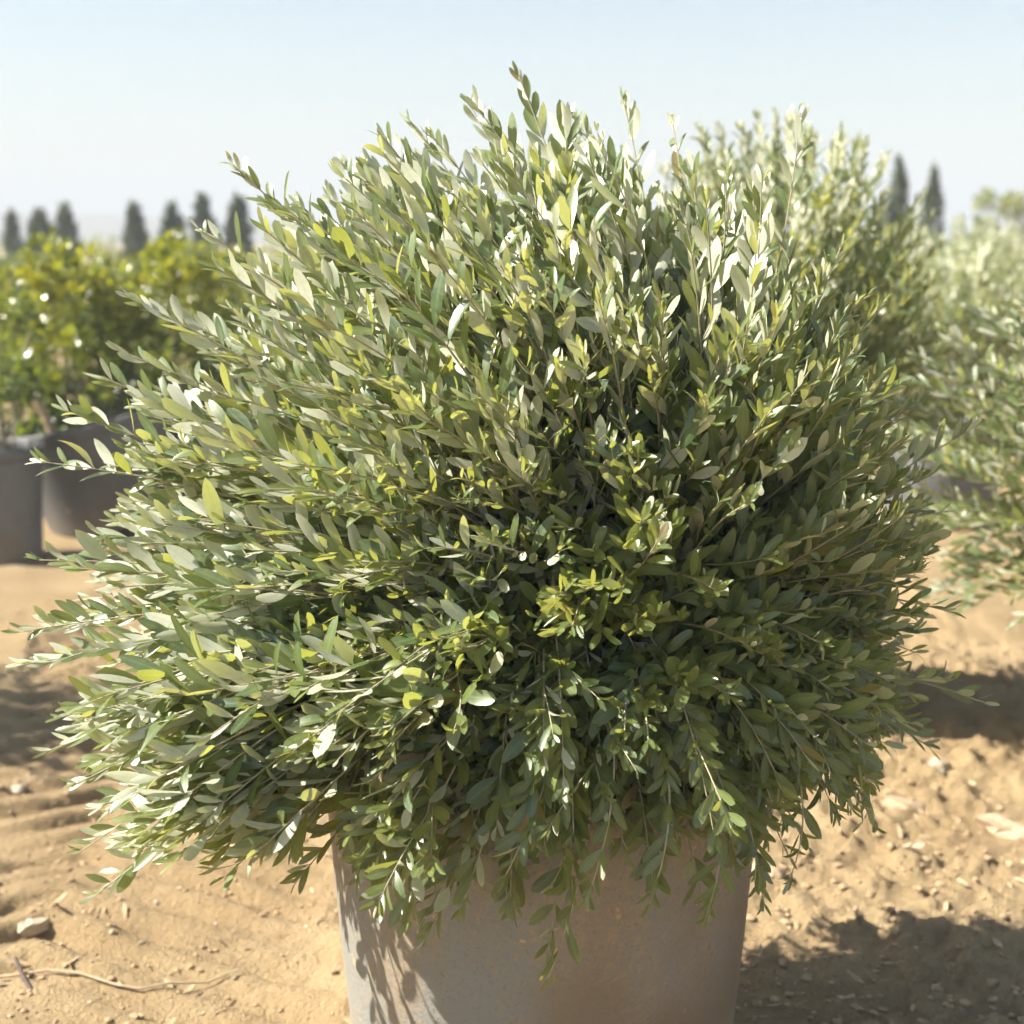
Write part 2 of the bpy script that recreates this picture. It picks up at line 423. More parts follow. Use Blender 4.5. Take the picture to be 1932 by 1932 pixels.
        child('foliage', leaves_mesh('foliage', V[~best], A[~best], Q, mat), root, kind='stuff')
        order = np.nonzero(best)[0]
        for i in sorted(used):
            p, r0, r1 = s.tw[i]; v, q = tube(p, r0, r1)
            t = link('twig', None, parent=root); 
            base = Vector(p[0]); t_me = mesh_np('twig', v - p[0], [q], twig_mat)
            bpy.data.objects.remove(t); t = link('twig', t_me, parent=root, loc=base - root.location)
            for j in order[tw_of[order] == i]:
                o0 = V[j, 1].copy()
                link('leaf', mesh_np('leaf', V[j] - o0, [Q], mat, True, A[j]), parent=t, loc=Vector(o0) - base)
        return len(V)

def interp_ang(tab, a):
    xs = np.array([t[0] for t in tab] + [tab[0][0] + 360]); ys = np.array([t[1] for t in tab] + [tab[0][1]])
    return np.interp(np.degrees(a) % 360, xs, ys)

# ------------------------------------------------------------------ pots
def lathe(prof, segs=72):
    a = np.arange(segs) * 2 * math.pi / segs; prof = np.array(prof)
    V = np.stack([prof[:, 0:1] * np.cos(a), prof[:, 0:1] * np.sin(a), np.repeat(prof[:, 1:2], segs, 1)], -1)
    i = np.arange(len(prof) * segs).reshape(len(prof), segs); j = np.roll(i, -1, 1)
    q = np.stack([i[:-1], j[:-1], j[1:], i[1:]], -1).reshape(-1, 4)
    return V.reshape(-1, 3), q
def make_pot(loc, rt, rb, h, mat, label, rot=(0, 0, 0), group=None, lip=.012, band=.045):
    t = thing('plant_pot', loc, label, 'pot', group); t.rotation_euler = rot
    rr = lambda z: rb + (rt - rb) * z / h
    body = [(rb - .03, .004), (rb - .006, 0), (rb, .008)] + [(rr(z), z) for z in np.linspace(.02, h - band, 14)]
    body += [(rr(h - band) - .006, h - band + .004), (rr(h - band) - .010, h - band - .01)] + [(rr(z) - .010, z) for z in np.linspace(h - band - .02, .02, 8)] + [(.01, .018)]
    v, q = lathe(body)
    n1 = 1 + .006 * np.sin(np.arctan2(v[:, 1], v[:, 0]) * 3 + 1.1) + .003 * np.sin(np.arctan2(v[:, 1], v[:, 0]) * 7 + v[:, 2] * 9)
    v[:, :2] *= n1[:, None]
    link('pot_wall', mesh_np('pot_wall', v, [q], mat), parent=t)
    z0 = h - band
    rim = [(rr(z0) - .007, z0 - .004), (rr(z0) + lip * .7, z0 - .003), (rr(z0) + lip, z0 + .004), (rr(h) + lip, h - .010), (rr(h) + lip * .7, h - .003), (rr(h), h),
           (rr(h) - .008, h - .002), (rr(h) - .012, h - .012), (rr(z0) - .012, z0)]
    v, q = lathe(rim)
    n1 = 1 + .006 * np.sin(np.arctan2(v[:, 1], v[:, 0]) * 3 + 1.1)
    v[:, :2] *= n1[:, None]
    link('rim', mesh_np('rim', v, [q], mat), parent=t)
    rs = np.linspace(0, 1, 12) * (rr(h * .86) - .014)
    pr = [(r + 1e-4, h * .84 + .02 * math.sin(r * 40) * .4) for r in rs]
    v, q = lathe(pr[::-1], 40); v[:, 2] += .012 * fbm(v[:, 0] * 12, v[:, 1] * 12, 3, 3)
    link('soil', mesh_np('soil', v, [q], M_soil), parent=t)
    return t

# ------------------------------------------------------------------ the olive shrub in front
POT_Y = 2.62
POT_X = at(1021, 1545, POT_Y).x
POT_H = .725
make_pot((POT_X, POT_Y, gz(POT_X, POT_Y) - .004), (.428), .372, POT_H, M_pot, 'large dusty grey-brown pot holding the big olive shrub in the foreground')

C0 = np.array(at(1180, 1050, POT_Y))
RP = [(0, 505), (20, 500), (45, 560), (60, 640), (75, 690), (90, 695), (105, 715), (120, 745), (135, 800), (150, 835), (165, 890), (180, 965),
      (190, 1040), (200, 1040), (212, 960), (225, 820), (240, 680), (255, 590), (270, 550), (285, 550), (300, 560), (315, 550), (330, 550), (345, 525)]
RP = [(a, r * .00100) for a, r in RP]
def env(d):
    a = np.arctan2(d[..., 2], d[..., 0]); s_ = np.hypot(d[..., 0], d[..., 2])
    rd = np.where(d[..., 1] < 0, .52, .58)
    return 1 / ((s_ / interp_ang(RP, a)) ** 2.7 + (np.abs(d[..., 1]) / rd) ** 2.7) ** (1 / 2.7)
H0 = np.array([POT_X + .03, POT_Y, POT_H + .02])
shrub = thing('olive_shrub', (POT_X, POT_Y, POT_H * .84), 'big wind-swept olive shrub with silvery leaves in the foreground pot', 'shrub')
fol = Foliage(C0)
def main_shoot(tip, d, r, leafy, L0, agebias=0., side=True, inner=False):
    up = np.array([0, 0, 1.0])
    p1 = C0 + d * r * .42 + up * (.05 + .10 * max(0, -d[2])) + rng.normal(0, .025, 3) + np.array([.14 * max(0, d[2]) ** 2, 0, 0])
    p0 = H0 + np.array([d[0] * .16, d[1] * .16, 0]) + (C0 - H0) * .25 + rng.normal(0, .03, 3)
    path = bezier(p0, p1, tip, 18)
    wob = np.linspace(0, 1, 18)[:, None] ** 2
    path = path + wob * np.sin(np.linspace(0, 5, 18) + rng.uniform(0, 6))[:, None] * rng.normal(0, .010, 3)
    # tips turn up a little towards the light
    path[:, 2] += (np.linspace(0, 1, 18) ** 4) * (rng.uniform(.03, .12) if d[0] > .3 and d[2] > -.2 else rng.uniform(0, .05))
    fol.shoot(path, leafy, rng.uniform(.023, .030) if inner else rng.uniform(.031, .042), L0, rng.uniform(.22, .285), .0046, .0011, agebias=agebias)
    if not side: return
    seg = len(path)
    for _ in range(rng.integers(1, 4) if inner else rng.integers(0, 2) if d[0] < -.2 else rng.integers(0, 3)):
        k = rng.integers(int(seg * .5), seg - 4)
        t = nrm((path[k + 1] - path[k])[None])[0]
        o = nrm((rng.normal(0, 1, 3) + np.array([-.1, -.35, .3]))[None])[0]; o = o - t * (o @ t); o = o / np.linalg.norm(o)
        dd = nrm((t * .8 + o * .6)[None])[0]; ln = rng.uniform(.07, .20)
        e = path[k] + dd * ln + t * ln * .15
        fol.shoot(bezier(path[k], path[k] + dd * ln * .5 + o * .012, e, 9), ln * .92, rng.uniform(.017, .025), L0 * rng.uniform(.65, .9), rng.uniform(.25, .32), .0016, .0007, agebias=agebias + rng.uniform(-.05, .16))
n_main = 0
while n_main < 1130:
    d = nrm(rng.normal(0, 1, (1, 3)))[0]
    if d[1] > .25 and rng.random() < .45: continue          # fewer at the back
    if d[1] < -.5 and rng.random() < .25: continue
    R = float(env(d))
    if rng.random() > (R / .95) ** 1.5 * (1.3 if d[2] < -.2 and d[1] < -.1 else 1): continue
    inner = rng.random() < .36
    fr = rng.uniform(.50, .82) if inner else rng.uniform(.84, 1.03) if rng.random() < .8 else rng.uniform(1.0, 1.10)
    tip = C0 + d * R * fr
    hd = math.hypot(tip[0] - POT_X, tip[1] - POT_Y)
    if tip[2] < POT_H + .08 and hd < .46: continue
    if tip[2] < .50 or (tip[1] > POT_Y - .05 and tip[2] < .80): continue
    dxl = POT_X - .42 - tip[0]
    if tip[1] > 2.22 and dxl > 0 and tip[2] < .44 + .88 * dxl and tip[2] < 1.05: continue
    tip = tip + np.array([-.15 * max(0, d[2]) ** 2.5, 0, 0])
    main_shoot(tip, d, R * fr, rng.uniform(.42, .70), rng.uniform(.074, .100) * (.72 if inner else 1), agebias=rng.choice([-.1, 0, .05, .25], p=[.35, .35, .2, .1]) if not inner else -.15, inner=inner)
    n_main += 1
# shoots that hang over the front of the rim
for k in range(150):
    a = math.radians(rng.uniform(-178, -4)); rr_ = rng.uniform(.46, .62); z = rng.uniform(.57, .90)
    if z < .64 and rng.random() < .6: z += .14
    tip = np.array([POT_X + rr_ * math.cos(a) * 1.05, POT_Y + rr_ * math.sin(a), z])
    v = tip - C0; r = float(np.linalg.norm(v)); d = v / r
    hub = np.array([POT_X + .12 * math.cos(a), POT_Y + .12 * math.sin(a), POT_H + rng.uniform(.12, .3)])
    mid = np.array([POT_X + rr_ * .78 * math.cos(a), POT_Y + rr_ * .78 * math.sin(a), max(hub[2], z) + rng.uniform(.03, .15)])
    path = bezier(hub, mid, tip, 16); L = rng.uniform(.055, .08)
    fol.shoot(path, rng.uniform(.25, .4), rng.uniform(.020, .030), L, rng.uniform(.25, .33), .003, .0009, agebias=rng.choice([-.15, -.05, .08]), sunny=.08)
    for _ in range(2):
        j = rng.integers(6, 13); o = nrm(rng.normal(0, 1, (1, 3)) + np.array([[0, -.5, 0]]))[0]; e = path[j] + (path[j + 1] - path[j]) * 1.6 + o * rng.uniform(.05, .12)
        fol.shoot(bezier(path[j], (path[j] + e) / 2 + np.array([0, 0, .01]), e, 8), .16, rng.uniform(.016, .022), L * .75, .3, .0016, .0007, sunny=.08, agebias=rng.uniform(-.1, .2))
for px, py, Y, L in [(800, 1775, 2.10, .066), (870, 1715, 2.07, .07), (1035, 1845, 2.06, .068), (700, 1695, 2.12, .072), (1330, 1735, 2.08, .062), (1225, 1705, 2.05, .06), (955, 1650, 2.04, .07), (1490, 1660, 2.2, .06), (760, 1640, 2.08, .072), (1110, 1690, 2.03, .064)]:
    tip = np.array(at(px, py, Y)); rx_ = tip[0] - POT_X
    hub = np.array([POT_X + rx_ * .35 + .03, POT_Y - .15, POT_H + rng.uniform(.2, .3)])
    mid = np.array([tip[0] + .10 + rng.normal(0, .02), Y + .03, max(POT_H + .12, tip[2] + .26)])
    path = bezier(hub, mid, tip, 18)
    fol.shoot(path, rng.uniform(.34, .44), rng.uniform(.030, .038), L, rng.uniform(.25, .3), .0036, .001, agebias=.05, sunny=.05)
# the low shoots that sweep out to the left in front
for k in range(95):
    px = rng.uniform(140, 760); lo = 1640 + .07 * (px - 140); py = rng.uniform(1330, lo)
    tip = np.array(at(px, py, rng.uniform(1.98, 2.22))); v = tip - C0; r = float(np.linalg.norm(v))
    main_shoot(tip, v / r, r, rng.uniform(.3, .5), rng.uniform(.076, .1), agebias=rng.choice([-.05, .05, .15]), side=rng.random() < .6)
# long shoots that stand out of the outline (tip pixel, depth)
for px, py, Y, L in [(985, 180, 2.75, .060), (1172, 182, 2.85, .058), (1275, 246, 2.8, .056), (768, 250, 2.7, .062), (878, 236, 2.8, .06), (645, 300, 2.7, .062), (725, 285, 2.85, .06),
                     (1128, 268, 2.6, .05), (448, 340, 2.65, .062), (372, 470, 2.55, .062), (245, 575, 2.55, .064), (225, 685, 2.5, .064), (195, 750, 2.6, .064), (130, 845, 2.45, .064),
                     (78, 905, 2.5, .066), (66, 1070, 2.45, .066), (40, 1225, 2.45, .062), (52, 1300, 2.35, .062), (92, 1430, 2.35, .062), (150, 1515, 2.3, .064), (188, 1695, 2.25, .062), (225, 1590, 2.35, .062),
                     (800, 1772, 2.12, .060), (1032, 1838, 2.08, .056), (700, 1690, 2.15, .064), (1330, 1725, 2.12, .056), (1225, 1700, 2.1, .054), (1480, 1650, 2.25, .054), (1625, 1560, 2.3, .052), (1500, 1625, 2.35, .05),
                     (1860, 1345, 2.45, .056), (1760, 1440, 2.4, .052), (1830, 895, 2.6, .056), (1735, 800, 2.6, .055), (1775, 1010, 2.5, .056), (1615, 620, 2.55, .056), (1580, 545, 2.6, .056), (1495, 335, 2.75, .056),
                     (1560, 830, 2.25, .052), (1660, 640, 2.7, .056), (1770, 1190, 2.4, .056), (560, 1690, 2.2, .062), (380, 1650, 2.2, .062)]:
    tip = np.array(at(px, py, Y)); v = tip - C0; r = float(np.linalg.norm(v)); d = v / r
    main_shoot(tip, d, r, rng.uniform(.34, .5), L * 1.25, agebias=.02, side=rng.random() < .5)
# woody stems from the soil up
wood = []
for k in range(9):
    a = k * 2.4; b0 = np.array([POT_X + .07 * math.cos(a), POT_Y + .07 * math.sin(a), POT_H * .80])
    e = C0 + np.array([math.cos(a) * .28 - .12, math.sin(a) * .2, rng.uniform(-.05, .2)])
    wood.append(tube(bezier(b0, b0 + np.array([0, 0, .22]), e, 12), .014, .005, 7))
v, q = join_tubes(wood); child('stem', mesh_np('stem', v, [q], M_bark), shrub)
n_leaf = fol.build(shrub, M_olive, M_twig, True, 300)
print('main leaves', n_leaf)

# ------------------------------------------------------------------ olive shrubs behind
def olive_behind(base, centre, radii, n, label, seed, potr=.36, up_bias=.0, L=(.058, .08), nbest=0, hi=False, leafy=(.28, .5), group='olive shrubs growing in pots behind', pot_label=None, inter=(.022, .030)):
    global rng
    keep, rng = rng, np.random.default_rng(seed)
    z = gz(base[0], base[1])
    if pot_label:
        make_pot((base[0], base[1], z - .004), potr, potr * .87, .56, M_pot_bg, pot_label, group='pots behind')
    root = thing('olive_shrub', (base[0], base[1], z + .45), label, 'shrub', group)
    f = Foliage(centre); c = np.array(centre); r_ = np.array(radii); h0 = np.array([base[0], base[1], z + .55]); k = 0
    while k < n:
        d = nrm(rng.normal(0, 1, (1, 3)) + np.array([[0, 0, up_bias]]))[0]
        if d[1] > .4 and rng.random() < .6: continue
        R = 1 / math.sqrt(((d / r_) ** 2).sum()); fr = rng.uniform(.55, .85) if rng.random() < .35 else rng.uniform(.85, 1.08)
        tip = c + d * R * fr
        if tip[2] < .5: continue
        p1 = c * .75 + h0 * .25 + d * R * .35 + np.array([0, 0, .08]) + rng.normal(0, .03, 3)
        path = bezier(h0 + rng.normal(0, .06, 3) * np.array([1, 1, .3]), p1, tip + np.array([-.04, 0, 0]), 12)
        f.shoot(path, rng.uniform(*leafy), rng.uniform(*inter), rng.uniform(*L), rng.uniform(.24, .3), .0034, .001, agebias=rng.choice([-.1, 0, .1, .3]))
        k += 1
    st = [tube(bezier(h0 + np.array([.05 * math.cos(a), .05 * math.sin(a), -.1]), h0 + np.array([0, 0, .2]), c + np.array([.15 * math.cos(a), .15 * math.sin(a), 0]), 8), .012, .005, 6) for a in (0, 1.6, 3.1, 4.7)]
    v, q = join_tubes(st); child('stem', mesh_np('stem', v, [q], M_bark), root)
    f.build(root, M_olive, M_twig, hi, nbest)
    rng = keep

p = at(1500, 600, 4.9)
olive_behind((p.x, 4.9), (p.x - .05, 4.9, 1.28), (.62, .6, .76), 430, 'upright olive shrub standing just behind the foreground shrub on its right', 5, up_bias=.45, nbest=120, pot_label='dark grey pot of the upright olive shrub behind', leafy=(.3, .5))
p = at(2230, 800, 4.3)
olive_behind((p.x, 4.3), (p.x - .02, 4.3, .97), (.94, .7, .60), 440, 'spreading olive shrub cut off by the right edge', 6, up_bias=.1, nbest=120, pot_label='dark grey pot of the olive shrub at the right edge', leafy=(.32, .55))
for i, (px, py, Y, rx, rz, lab) in enumerate([(1800, 425, 8.2, .75, .62, 'blurred olive shrub in the gap between the two right-hand shrubs'),
                                              (1950, 395, 9.6, .8, .72, 'tall blurred olive shrub at the far right edge behind the others'),
                                              (1640, 410, 11.5, .9, .7, 'distant olive shrub just left of the two right-hand cypresses'),
                                              (1850, 395, 14.0, 1.2, .85, 'farthest pale olive shrub below the right-hand cypresses')]):
    p = at(px, py, Y)
    olive_behind((p.x, Y), (p.x, Y, p.z - rz * 1.12), (rx, .8, rz), 170, lab, 20 + i, up_bias=.25, L=(.06, .085), pot_label=None if Y > 9 else 'dark grey pot of the blurred olive shrub in the gap', leafy=(.35, .55), inter=(.024, .032))

olive_behind((-3.25, 4.75), (-3.2, 4.75, 1.1), (.82, .7, .62), 240, 'olive shrub just past the left edge that shades the sand', 31, up_bias=.1, pot_label='dark grey pot just past the left edge', leafy=(.32, .55))

# ------------------------------------------------------------------ glossy yellow-green shrubs on the left
def clump_shrub(name, base, centre, radii, n, mat, label, cat, group, L, seed, ratio=.5, zyoung=.6, trunk=True):
    global rng
    keep, rng = rng, np.random.default_rng(seed)
    z = gz(base[0], base[1])
    root = thing(name, (base[0], base[1], z), label, cat, group)
    c, r_ = np.array(centre), np.array(radii)
    nc = max(14, n // 45)
    d = nrm(rng.normal(0, 1, (nc, 3))); rad = rng.uniform(.45, 1.0, nc) ** .6
    cc = c + d * r_ * rad[:, None]; cr = rng.uniform(.10, .2, nc) * float(r_.mean()) * 1.5
    w_ = rng.integers(0, nc, n)
    dl = nrm(rng.normal(0, 1, (n, 3)))
    cr = cr * .8; P = cc[w_] + dl * (cr[w_] * rng.uniform(.2, 1, n) ** .5)[:, None]
    out = nrm((P - c) / r_)
    D = nrm(out * .5 + dl * .7 + np.array([0, 0, .15]) + rng.normal(0, .35, (n, 3)))
    U = nrm(out * .5 + np.array([-.3, -.1, .8]) + rng.normal(0, .45, (n, 3)))
    Lf = L * rng.uniform(.65, 1.25, n)
    hh = np.clip(((P - c) / r_)[:, 2] * .5 + .5, 0, 1)
    cl_age = rng.random(nc)
    age = np.clip((hh - (1 - zyoung)) * 1.1 + (cl_age[w_] - .45) * .8 + rng.normal(0, .15, n), 0, 1)
    V, A, Q = leaf_arrays(P, D, U, Lf, Lf * ratio, rng.uniform(0, .4, n), rng.normal(.3, .3, n), rng.normal(0, .2, n), rng.uniform(0, .6, n), age, rng.random(n), hi=False)
    tb = []
    b0 = np.array([base[0], base[1], z + .02])
    for k in range(6):
        e = cc[rng.integers(0, nc)]
        tb.append(tube(bezier(b0, b0 * .4 + np.array([c[0], c[1], c[2] - r_[2] * .6]) * .6, e, 8), .016, .004, 6))
    v, q = join_tubes(tb); child('stem', mesh_np('stem', v, [q], M_bark), root)
    child('crown', leaves_mesh('crown', V, A, Q, mat), root, kind='stuff')
    rng = keep

# potted pair at the left edge
g1 = ground_at(18, 1072)
make_pot((g1.x - .07, 7.2, gz(g1.x, 7.2) - .01), .205, .175, .60, M_pot_bg, 'upright grey pot cut off by the left edge', lip=.014, band=.04)
p = at(-20, 640, 7.25)
clump_shrub('dark_shrub', (g1.x - .02, 7.2), (p.x - .02, 7.25, 1.12), (.22, .3, .52), 1500, M_citrus, 'dark green shrub cut off by the left edge above the upright pot', 'shrub', None, .05, 41, zyoung=-.1)
tp = at(172, 990, 8.0)
make_pot((tp.x + .14, 8.0, gz(tp.x, 8.0) + .05), .46, .36, .62, M_pot_bg, 'wide grey pot leaning to the left behind the upright pot', rot=(math.radians(5), math.radians(-11), 0), lip=.02)
p = at(133, 440, 8.0)
clump_shrub('citrus_shrub', (tp.x + .08, 8.0), (p.x, 8.0, p.z - .66), (.34, .34, .66), 3600, M_citrus, 'round glossy yellow-green shrub growing in the leaning pot', 'shrub', 'glossy yellow-green shrubs on the left', .058, 42)
p = at(355, 620, 8.5)
make_pot((p.x, 8.5, gz(p.x, 8.5) - .01), .36, .31, .58, M_pot_bg, 'dark pot half hidden behind the foreground shrub on the left', lip=.014)
clump_shrub('citrus_shrub', (p.x, 8.5), (p.x - .06, 8.5, 1.05), (.42, .40, .58), 3200, M_citrus, 'wide yellow-green shrub touching the left outline of the foreground olive', 'shrub', 'glossy yellow-green shrubs on the left', .058, 43)
for i, (px, py, Y, rx, rz, lab) in enumerate([(14, 505, 11.0, .42, .62, 'yellow-green shrub at the left edge behind the dark one'),
                                              (222, 516, 11.6, .40, .58, 'lower yellow-green shrub in the gap behind the leaning pot shrub'),
                                              (480, 455, 10.6, .6, .62, 'yellow-green shrub mostly hidden behind the upper left foliage'),
                                              (600, 450, 11.5, .6, .55, 'yellow-green shrub seen through gaps of the olive foliage'),
                                              (300, 505, 14.0, .8, .66, 'small far yellow-green shrub under the middle cypresses')]):
    p = at(px, py, Y)
    clump_shrub('citrus_shrub', (p.x, Y), (p.x, Y, p.z - rz * 1.1), (rx, .5, rz), 1900, M_citrus, lab, 'shrub', 'glossy yellow-green shrubs on the left', .066, 50 + i)
# pale trunk leaning out of the left pots
a0, a1 = at(105, 800, 7.6), at(52, 735, 7.6)
st = thing('pruned_stem', tuple(at(110, 835, 7.6)), 'pale bare stem leaning left beside the upright pot', 'stem')
pts = bezier(np.array(at(112, 850, 7.62)), np.array(at(90, 780, 7.6)), np.array(at(48, 728, 7.6)), 10)
v, q = tube(pts, .030, .016, 8); child('stem_wood', mesh_np('stem_wood', v, [q], M_tan), st)

# low far hedges (rows of nursery stock)
for i, (x0, x1, Y, h, lab) in enumerate([(-9, 1.5, 16.5, 1.36, 'low hedge row behind the yellow-green shrubs on the left'), (-16, 4.0, 24, 1.55, 'long hedge row in front of the left cypresses'), (1.5, 14, 19, 1.85, 'far hedge row under the right-hand cypresses'), (-22, 20, 38, 1.75, 'farthest hedge row along the foot of the hills')]):
    n = 6500
    root = thing('hedge_row', ((x0 + x1) / 2, Y, 0), lab, 'hedge', 'far nursery rows')
    xx = rng.uniform(x0, x1, n); top = h * (.82 + .30 * fbm(xx * .9, xx * 0 + i, 70 + i, 4))
    P = np.stack([xx, Y + rng.normal(0, .35, n), rng.uniform(.1, 1, n) ** .6 * top], 1)
    D = nrm(rng.normal(0, 1, (n, 3)) + np.array([0, -.2, .5])); U = nrm(rng.normal(0, .6, (n, 3)) + np.array([-.2, -.3, .8]))
    Lf = rng.uniform(.14, .26, n)
    V, A, Q = leaf_arrays(P, D, U, Lf, Lf * .5, rng.uniform(0, .4, n), rng.normal(.2, .3, n), rng.normal(0, .2, n), rng.uniform(0, .6, n), rng.uniform(0, .6, n), rng.random(n), hi=False)
    child('crown', leaves_mesh('crown', V, A, Q, M_citrus if i in (0, 1) else M_olive), root, kind='stuff')

# ------------------------------------------------------------------ cypresses
def cypress(px, top, Y, wpx, label, seed, side):
    r2 = np.random.default_rng(seed)
    p = at(px, top, Y); x, H = p.x, p.z; R = wpx / F * Y * .50
    root = thing('cypress', (x, Y, 0), label, 'tree', 'young cypresses on the skyline')
    n = 1500
    t = r2.uniform(.04, 1, n) ** .85; prof = np.where(t < .25, .75 + t, 1.0) * (1 - np.clip((t - .5) / .5, 0, 1) ** 2.2) ** .8
    a = r2.uniform(0, 2 * math.pi, n); lump = 1 + .5 * np.sin(a * 2 + t * 13 + seed) * np.sin(t * 21 + seed) + r2.normal(0, .10, n)
    rr = R * prof * lump * r2.uniform(.35, 1, n) ** .5
    P = np.stack([x + rr * np.cos(a) + .06 * R * np.sin(t * 9 + seed), Y + rr * np.sin(a), t * H * .93 + r2.normal(0, .03, n) * H], 1)
    D = nrm(np.stack([np.cos(a) * .45, np.sin(a) * .45, np.full(n, .9)], 1) + r2.normal(0, .2, (n, 3)))
    U = nrm(np.stack([np.cos(a), np.sin(a), np.full(n, .3)], 1) + r2.normal(0, .5, (n, 3)))
    Lf = r2.uniform(.5, 1.1, n) * R * .8
    V, A, Q = leaf_arrays(P, D, U, Lf, Lf * .38, r2.uniform(0, .5, n), r2.normal(.1, .3, n), r2.normal(0, .3, n), r2.uniform(0, .5, n), r2.uniform(0, .4, n), r2.random(n), hi=False)
    v, q = tube(np.array([[x, Y, -.02], [x, Y, H * .5], [x, Y, H * .9]]), .06, .015, 6)
    child('trunk', mesh_np('trunk', v, [q], M_bark), root)
    child('crown', leaves_mesh('crown', V, A, Q, M_cypress), root, kind='stuff')
cy = [(20, 394, 30, 30, 'leftmost thin cypress on the left skyline'), (72, 398, 29, 44, 'second cypress from the left edge, broad and short'), (120, 383, 29, 38, 'third cypress from the left edge, just before the wide gap'),
      (252, 381, 28, 38, 'cypress just right of the wide gap in the left row'), (325, 382, 28, 42, 'paler broad cypress, second right of the wide gap'), (382, 364, 27, 40, 'tall cypress, third right of the wide gap'),
      (448, 365, 27, 42, 'cypress nearest the foreground olive on its left'),
      (1697, 292, 21, 40, 'taller of the two cypresses right of the olives'), (1763, 306, 22, 36, 'shorter of the two cypresses right of the olives')]
for i, (px, top, Y, wp, lab) in enumerate(cy): cypress(px, top, Y, wp, lab, 300 + i, i)
# a few bare-topped young trees at the right edge
p = at(1905, 345, 23)
clump_shrub('young_tree', (p.x, 23), (p.x, 23, p.z - .85), (.52, .5, .85), 900, M_olive, 'ragged young tree on the skyline at the right edge', 'tree', None, .16, 330, ratio=.3, zyoung=.2)

# ------------------------------------------------------------------ things on the ground
def lump(r, seed, sub=2):
    import bmesh
    bm = bmesh.new(); bmesh.ops.create_icosphere(bm, subdivisions=sub, radius=1)
    v = np.array([p.co[:] for p in bm.verts]); f = np.array([[x.index for x in p.verts] for p in bm.faces]); bm.free()
    n1 = noise(v[:, 0] * 1.3 + seed * 7.1, v[:, 1] * 1.3 + v[:, 2] * 1.7, seed) + .6 * noise(v[:, 0] * 3 + v[:, 2] * 2, v[:, 1] * 3 + seed, seed + 5)
    return v * (1 + .55 * n1)[:, None] * np.array(r), f
def stone(px, py, r, mat, label, seed, group=None):
    g = ground_at(px, py); z = gz(g.x, g.y)
    v, f = lump(r, seed, 2); v += .10 * np.array(r) * np.random.default_rng(seed).normal(0, 1, v.shape)
    o = link('stone', mesh_np('stone', v, [f], mat, False), loc=(g.x, g.y, z + r[2] * .12), label=label, category='stone'); o.rotation_euler = (0, 0, seed * 1.3)
    if group: o['group'] = group
stone(62, 1748, (.045, .032, .022), M_pale, 'pale stone lying on the tyre tracks at the left edge', 3, 'stones on the sand')
stone(35, 1475, (.025, .02, .014), M_pale, 'small white pebble in the sand at the far left', 4, 'stones on the sand')
stone(1430, 1648, (.045, .035, .024), M_pale, 'pale stone on the sand close to the right side of the pot', 5, 'stones on the sand')
stone(1462, 1655, (.035, .03, .018), M_tan, 'brown clod touching the pale stone right of the pot', 6, 'stones on the sand')
stone(1700, 1515, (.07, .045, .03), M_tan, 'large flat stone in the shade right of the pot', 7, 'stones on the sand')
stone(1770, 1440, (.055, .04, .025), M_pale, 'pale stone at the edge of the shade below the right shrub', 8, 'stones on the sand')
stone(1900, 1560, (.085, .05, .032), M_tan, 'wide yellow-brown clod at the right edge below the shade', 9, 'stones on the sand')
stone(1735, 1590, (.03, .022, .016), M_pale, 'small white stone on the sunny sand at right', 10, 'stones on the sand')
stone(1455, 1300, (.06, .04, .03), M_tan, 'stone on the sand behind the lower right branches', 12, 'stones on the sand')

# dry stem and dark stick on the sand at the lower left
pts = []
for px, py in [(-40, 1838), (20, 1838), (90, 1834), (150, 1842), (215, 1858), (262, 1868), (320, 1858), (390, 1845), (450, 1832)]:
    g = ground_at(px, py); pts.append((g.x, g.y, gz(g.x, g.y) + .012))
pts = np.array(pts); v, q = tube(pts, .0045, .0022, 7)
o = link('dry_stem', mesh_np('dry_stem', v, [q], M_drystem), label='long thin dry stem lying across the sand at lower left', category='stem')
ga, gb = ground_at(52, 1872), ground_at(30, 1822)
pts = np.array([[ga.x + .01, ga.y, gz(ga.x, ga.y) - .004], [(ga.x + gb.x) / 2, (ga.y + gb.y) / 2, gz(gb.x, gb.y) + .025], [gb.x, gb.y, gz(gb.x, gb.y) + .036]])
v, q = tube(bezier(*pts, 8), .007, .004, 7)
o = link('stick', mesh_np('stick', v, [q], M_darkstick), label='short dark stick lying over the dry stem', category='stick')

# crumbs of earth, gravel
def scatter(name, n, fn, sizes, mat, sub, seed):
    r2 = np.random.default_rng(seed); base = [lump((1, 1, .7), seed + k, sub) for k in range(6)]
    V, Fc, o = [], [], 0
    xy = fn(r2, n); zz = ground_h(xy[:, 0], xy[:, 1])
    sz = sizes[0] * (sizes[1] / sizes[0]) ** (r2.random(n) ** 2.6)
    for i in range(n):
        v, f = base[i % 6]; a = r2.uniform(0, 6.28); c, s = math.cos(a), math.sin(a)
        st = r2.uniform(.7, 1.3, 3) * sz[i]; w_ = v * st
        w_ = np.stack([w_[:, 0] * c - w_[:, 1] * s + xy[i, 0], w_[:, 0] * s + w_[:, 1] * c + xy[i, 1], w_[:, 2] + zz[i] + sz[i] * .25], 1)
        V.append(w_); Fc.append(f + o); o += len(v)
    link(name, mesh_np(name, np.concatenate(V), [np.concatenate(Fc)], mat, False), kind='stuff')
def right_zone(r2, n):
    y = 2.2 + 3.6 * r2.random(n) ** 1.3; x = .25 + r2.random(n) * (y * .42 + .2)
    c = np.stack([x, y], 1); m = r2.random(n) < np.clip(.45 + 1.6 * fbm(x * 2.2, y * 2.2, 44, 3), .12, 1); return np.where(m[:, None], c, c[r2.permutation(n)])
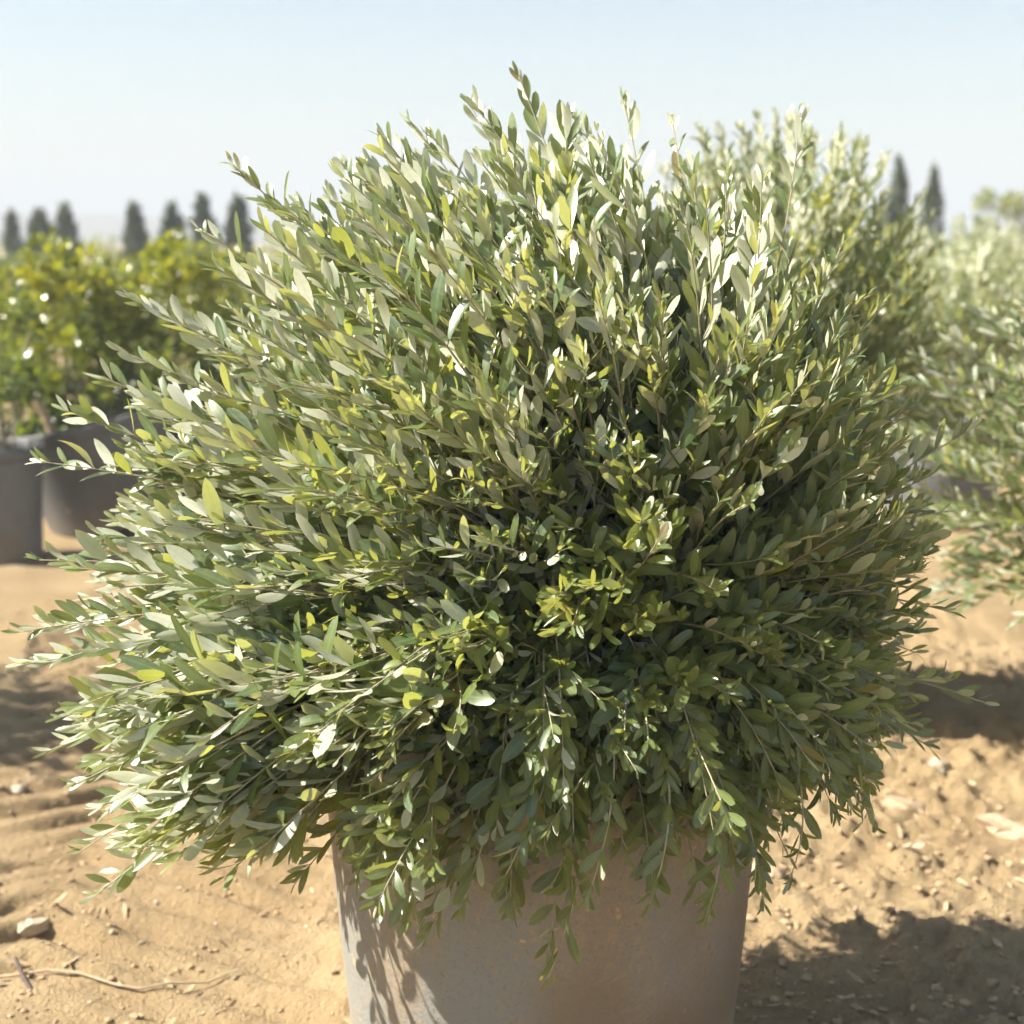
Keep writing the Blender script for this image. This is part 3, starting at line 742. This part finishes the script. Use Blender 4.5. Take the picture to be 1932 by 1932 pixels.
def left_zone(r2, n):
    y = 2.3 + 4.2 * r2.random(n) ** 1.3; x = -(.0 + r2.random(n) * (y * .42 + .1)); return np.stack([x, y], 1)
scatter('gravel', 9000, right_zone, (.002, .014), M_clod, 1, 5)
scatter('gravel', 4000, left_zone, (.002, .010), M_clod, 1, 6)
scatter('pebble_scatter', 500, lambda r, n: np.concatenate([right_zone(r, n // 2), left_zone(r, n - n // 2)]), (.003, .010), M_pale, 1, 7)

# dry leaves fallen on the sand
n = 220; r3 = np.random.default_rng(9)
xx = np.concatenate([r3.uniform(.35, 1.7, n // 2), r3.uniform(-1.7, -.3, n - n // 2)]); yy = r3.uniform(2.6, 5.0, n)
P = np.stack([xx, yy, ground_h(xx, yy) + .006], 1); a = r3.uniform(0, 6.28, n)
D = np.stack([np.cos(a), np.sin(a), r3.normal(0, .15, n)], 1); U = np.array([0, 0, 1.0]) + r3.normal(0, .35, (n, 3))
Lf = r3.uniform(.03, .06, n)
V, A, Q = leaf_arrays(P, D, U, Lf, Lf * .25, r3.uniform(-.2, .6, n), r3.normal(0, .6, n), r3.normal(0, .5, n), r3.uniform(0, .5, n), r3.random(n), r3.random(n), hi=True)
link('leaf_litter', leaves_mesh('leaf_litter', V, A, Q, M_drystem), kind='stuff')

# ------------------------------------------------------------------ haze
hz = NB('haze'); hz.t.nodes.clear(); out = hz.n('ShaderNodeOutputMaterial'); pv = hz.n('ShaderNodeVolumePrincipled')
pv.inputs['Color'].default_value = (.70, .75, .80, 1); pv.inputs['Density'].default_value = .0036; pv.inputs['Anisotropy'].default_value = .0
hz.l(pv.outputs[0], out.inputs['Volume'])
x0, x1, y0, y1, z0, z1 = -2700, 2700, -450, 4300, -4, 30
hv = np.array([[x, y, z] for x in (x0, x1) for y in (y0, y1) for z in (z0, z1)], float)
hf = np.array([[0, 1, 3, 2], [4, 6, 7, 5], [0, 4, 5, 1], [2, 3, 7, 6], [0, 2, 6, 4], [1, 5, 7, 3]])
link('haze', mesh_np('haze', hv, [hf], hz.m, False), kind='stuff')
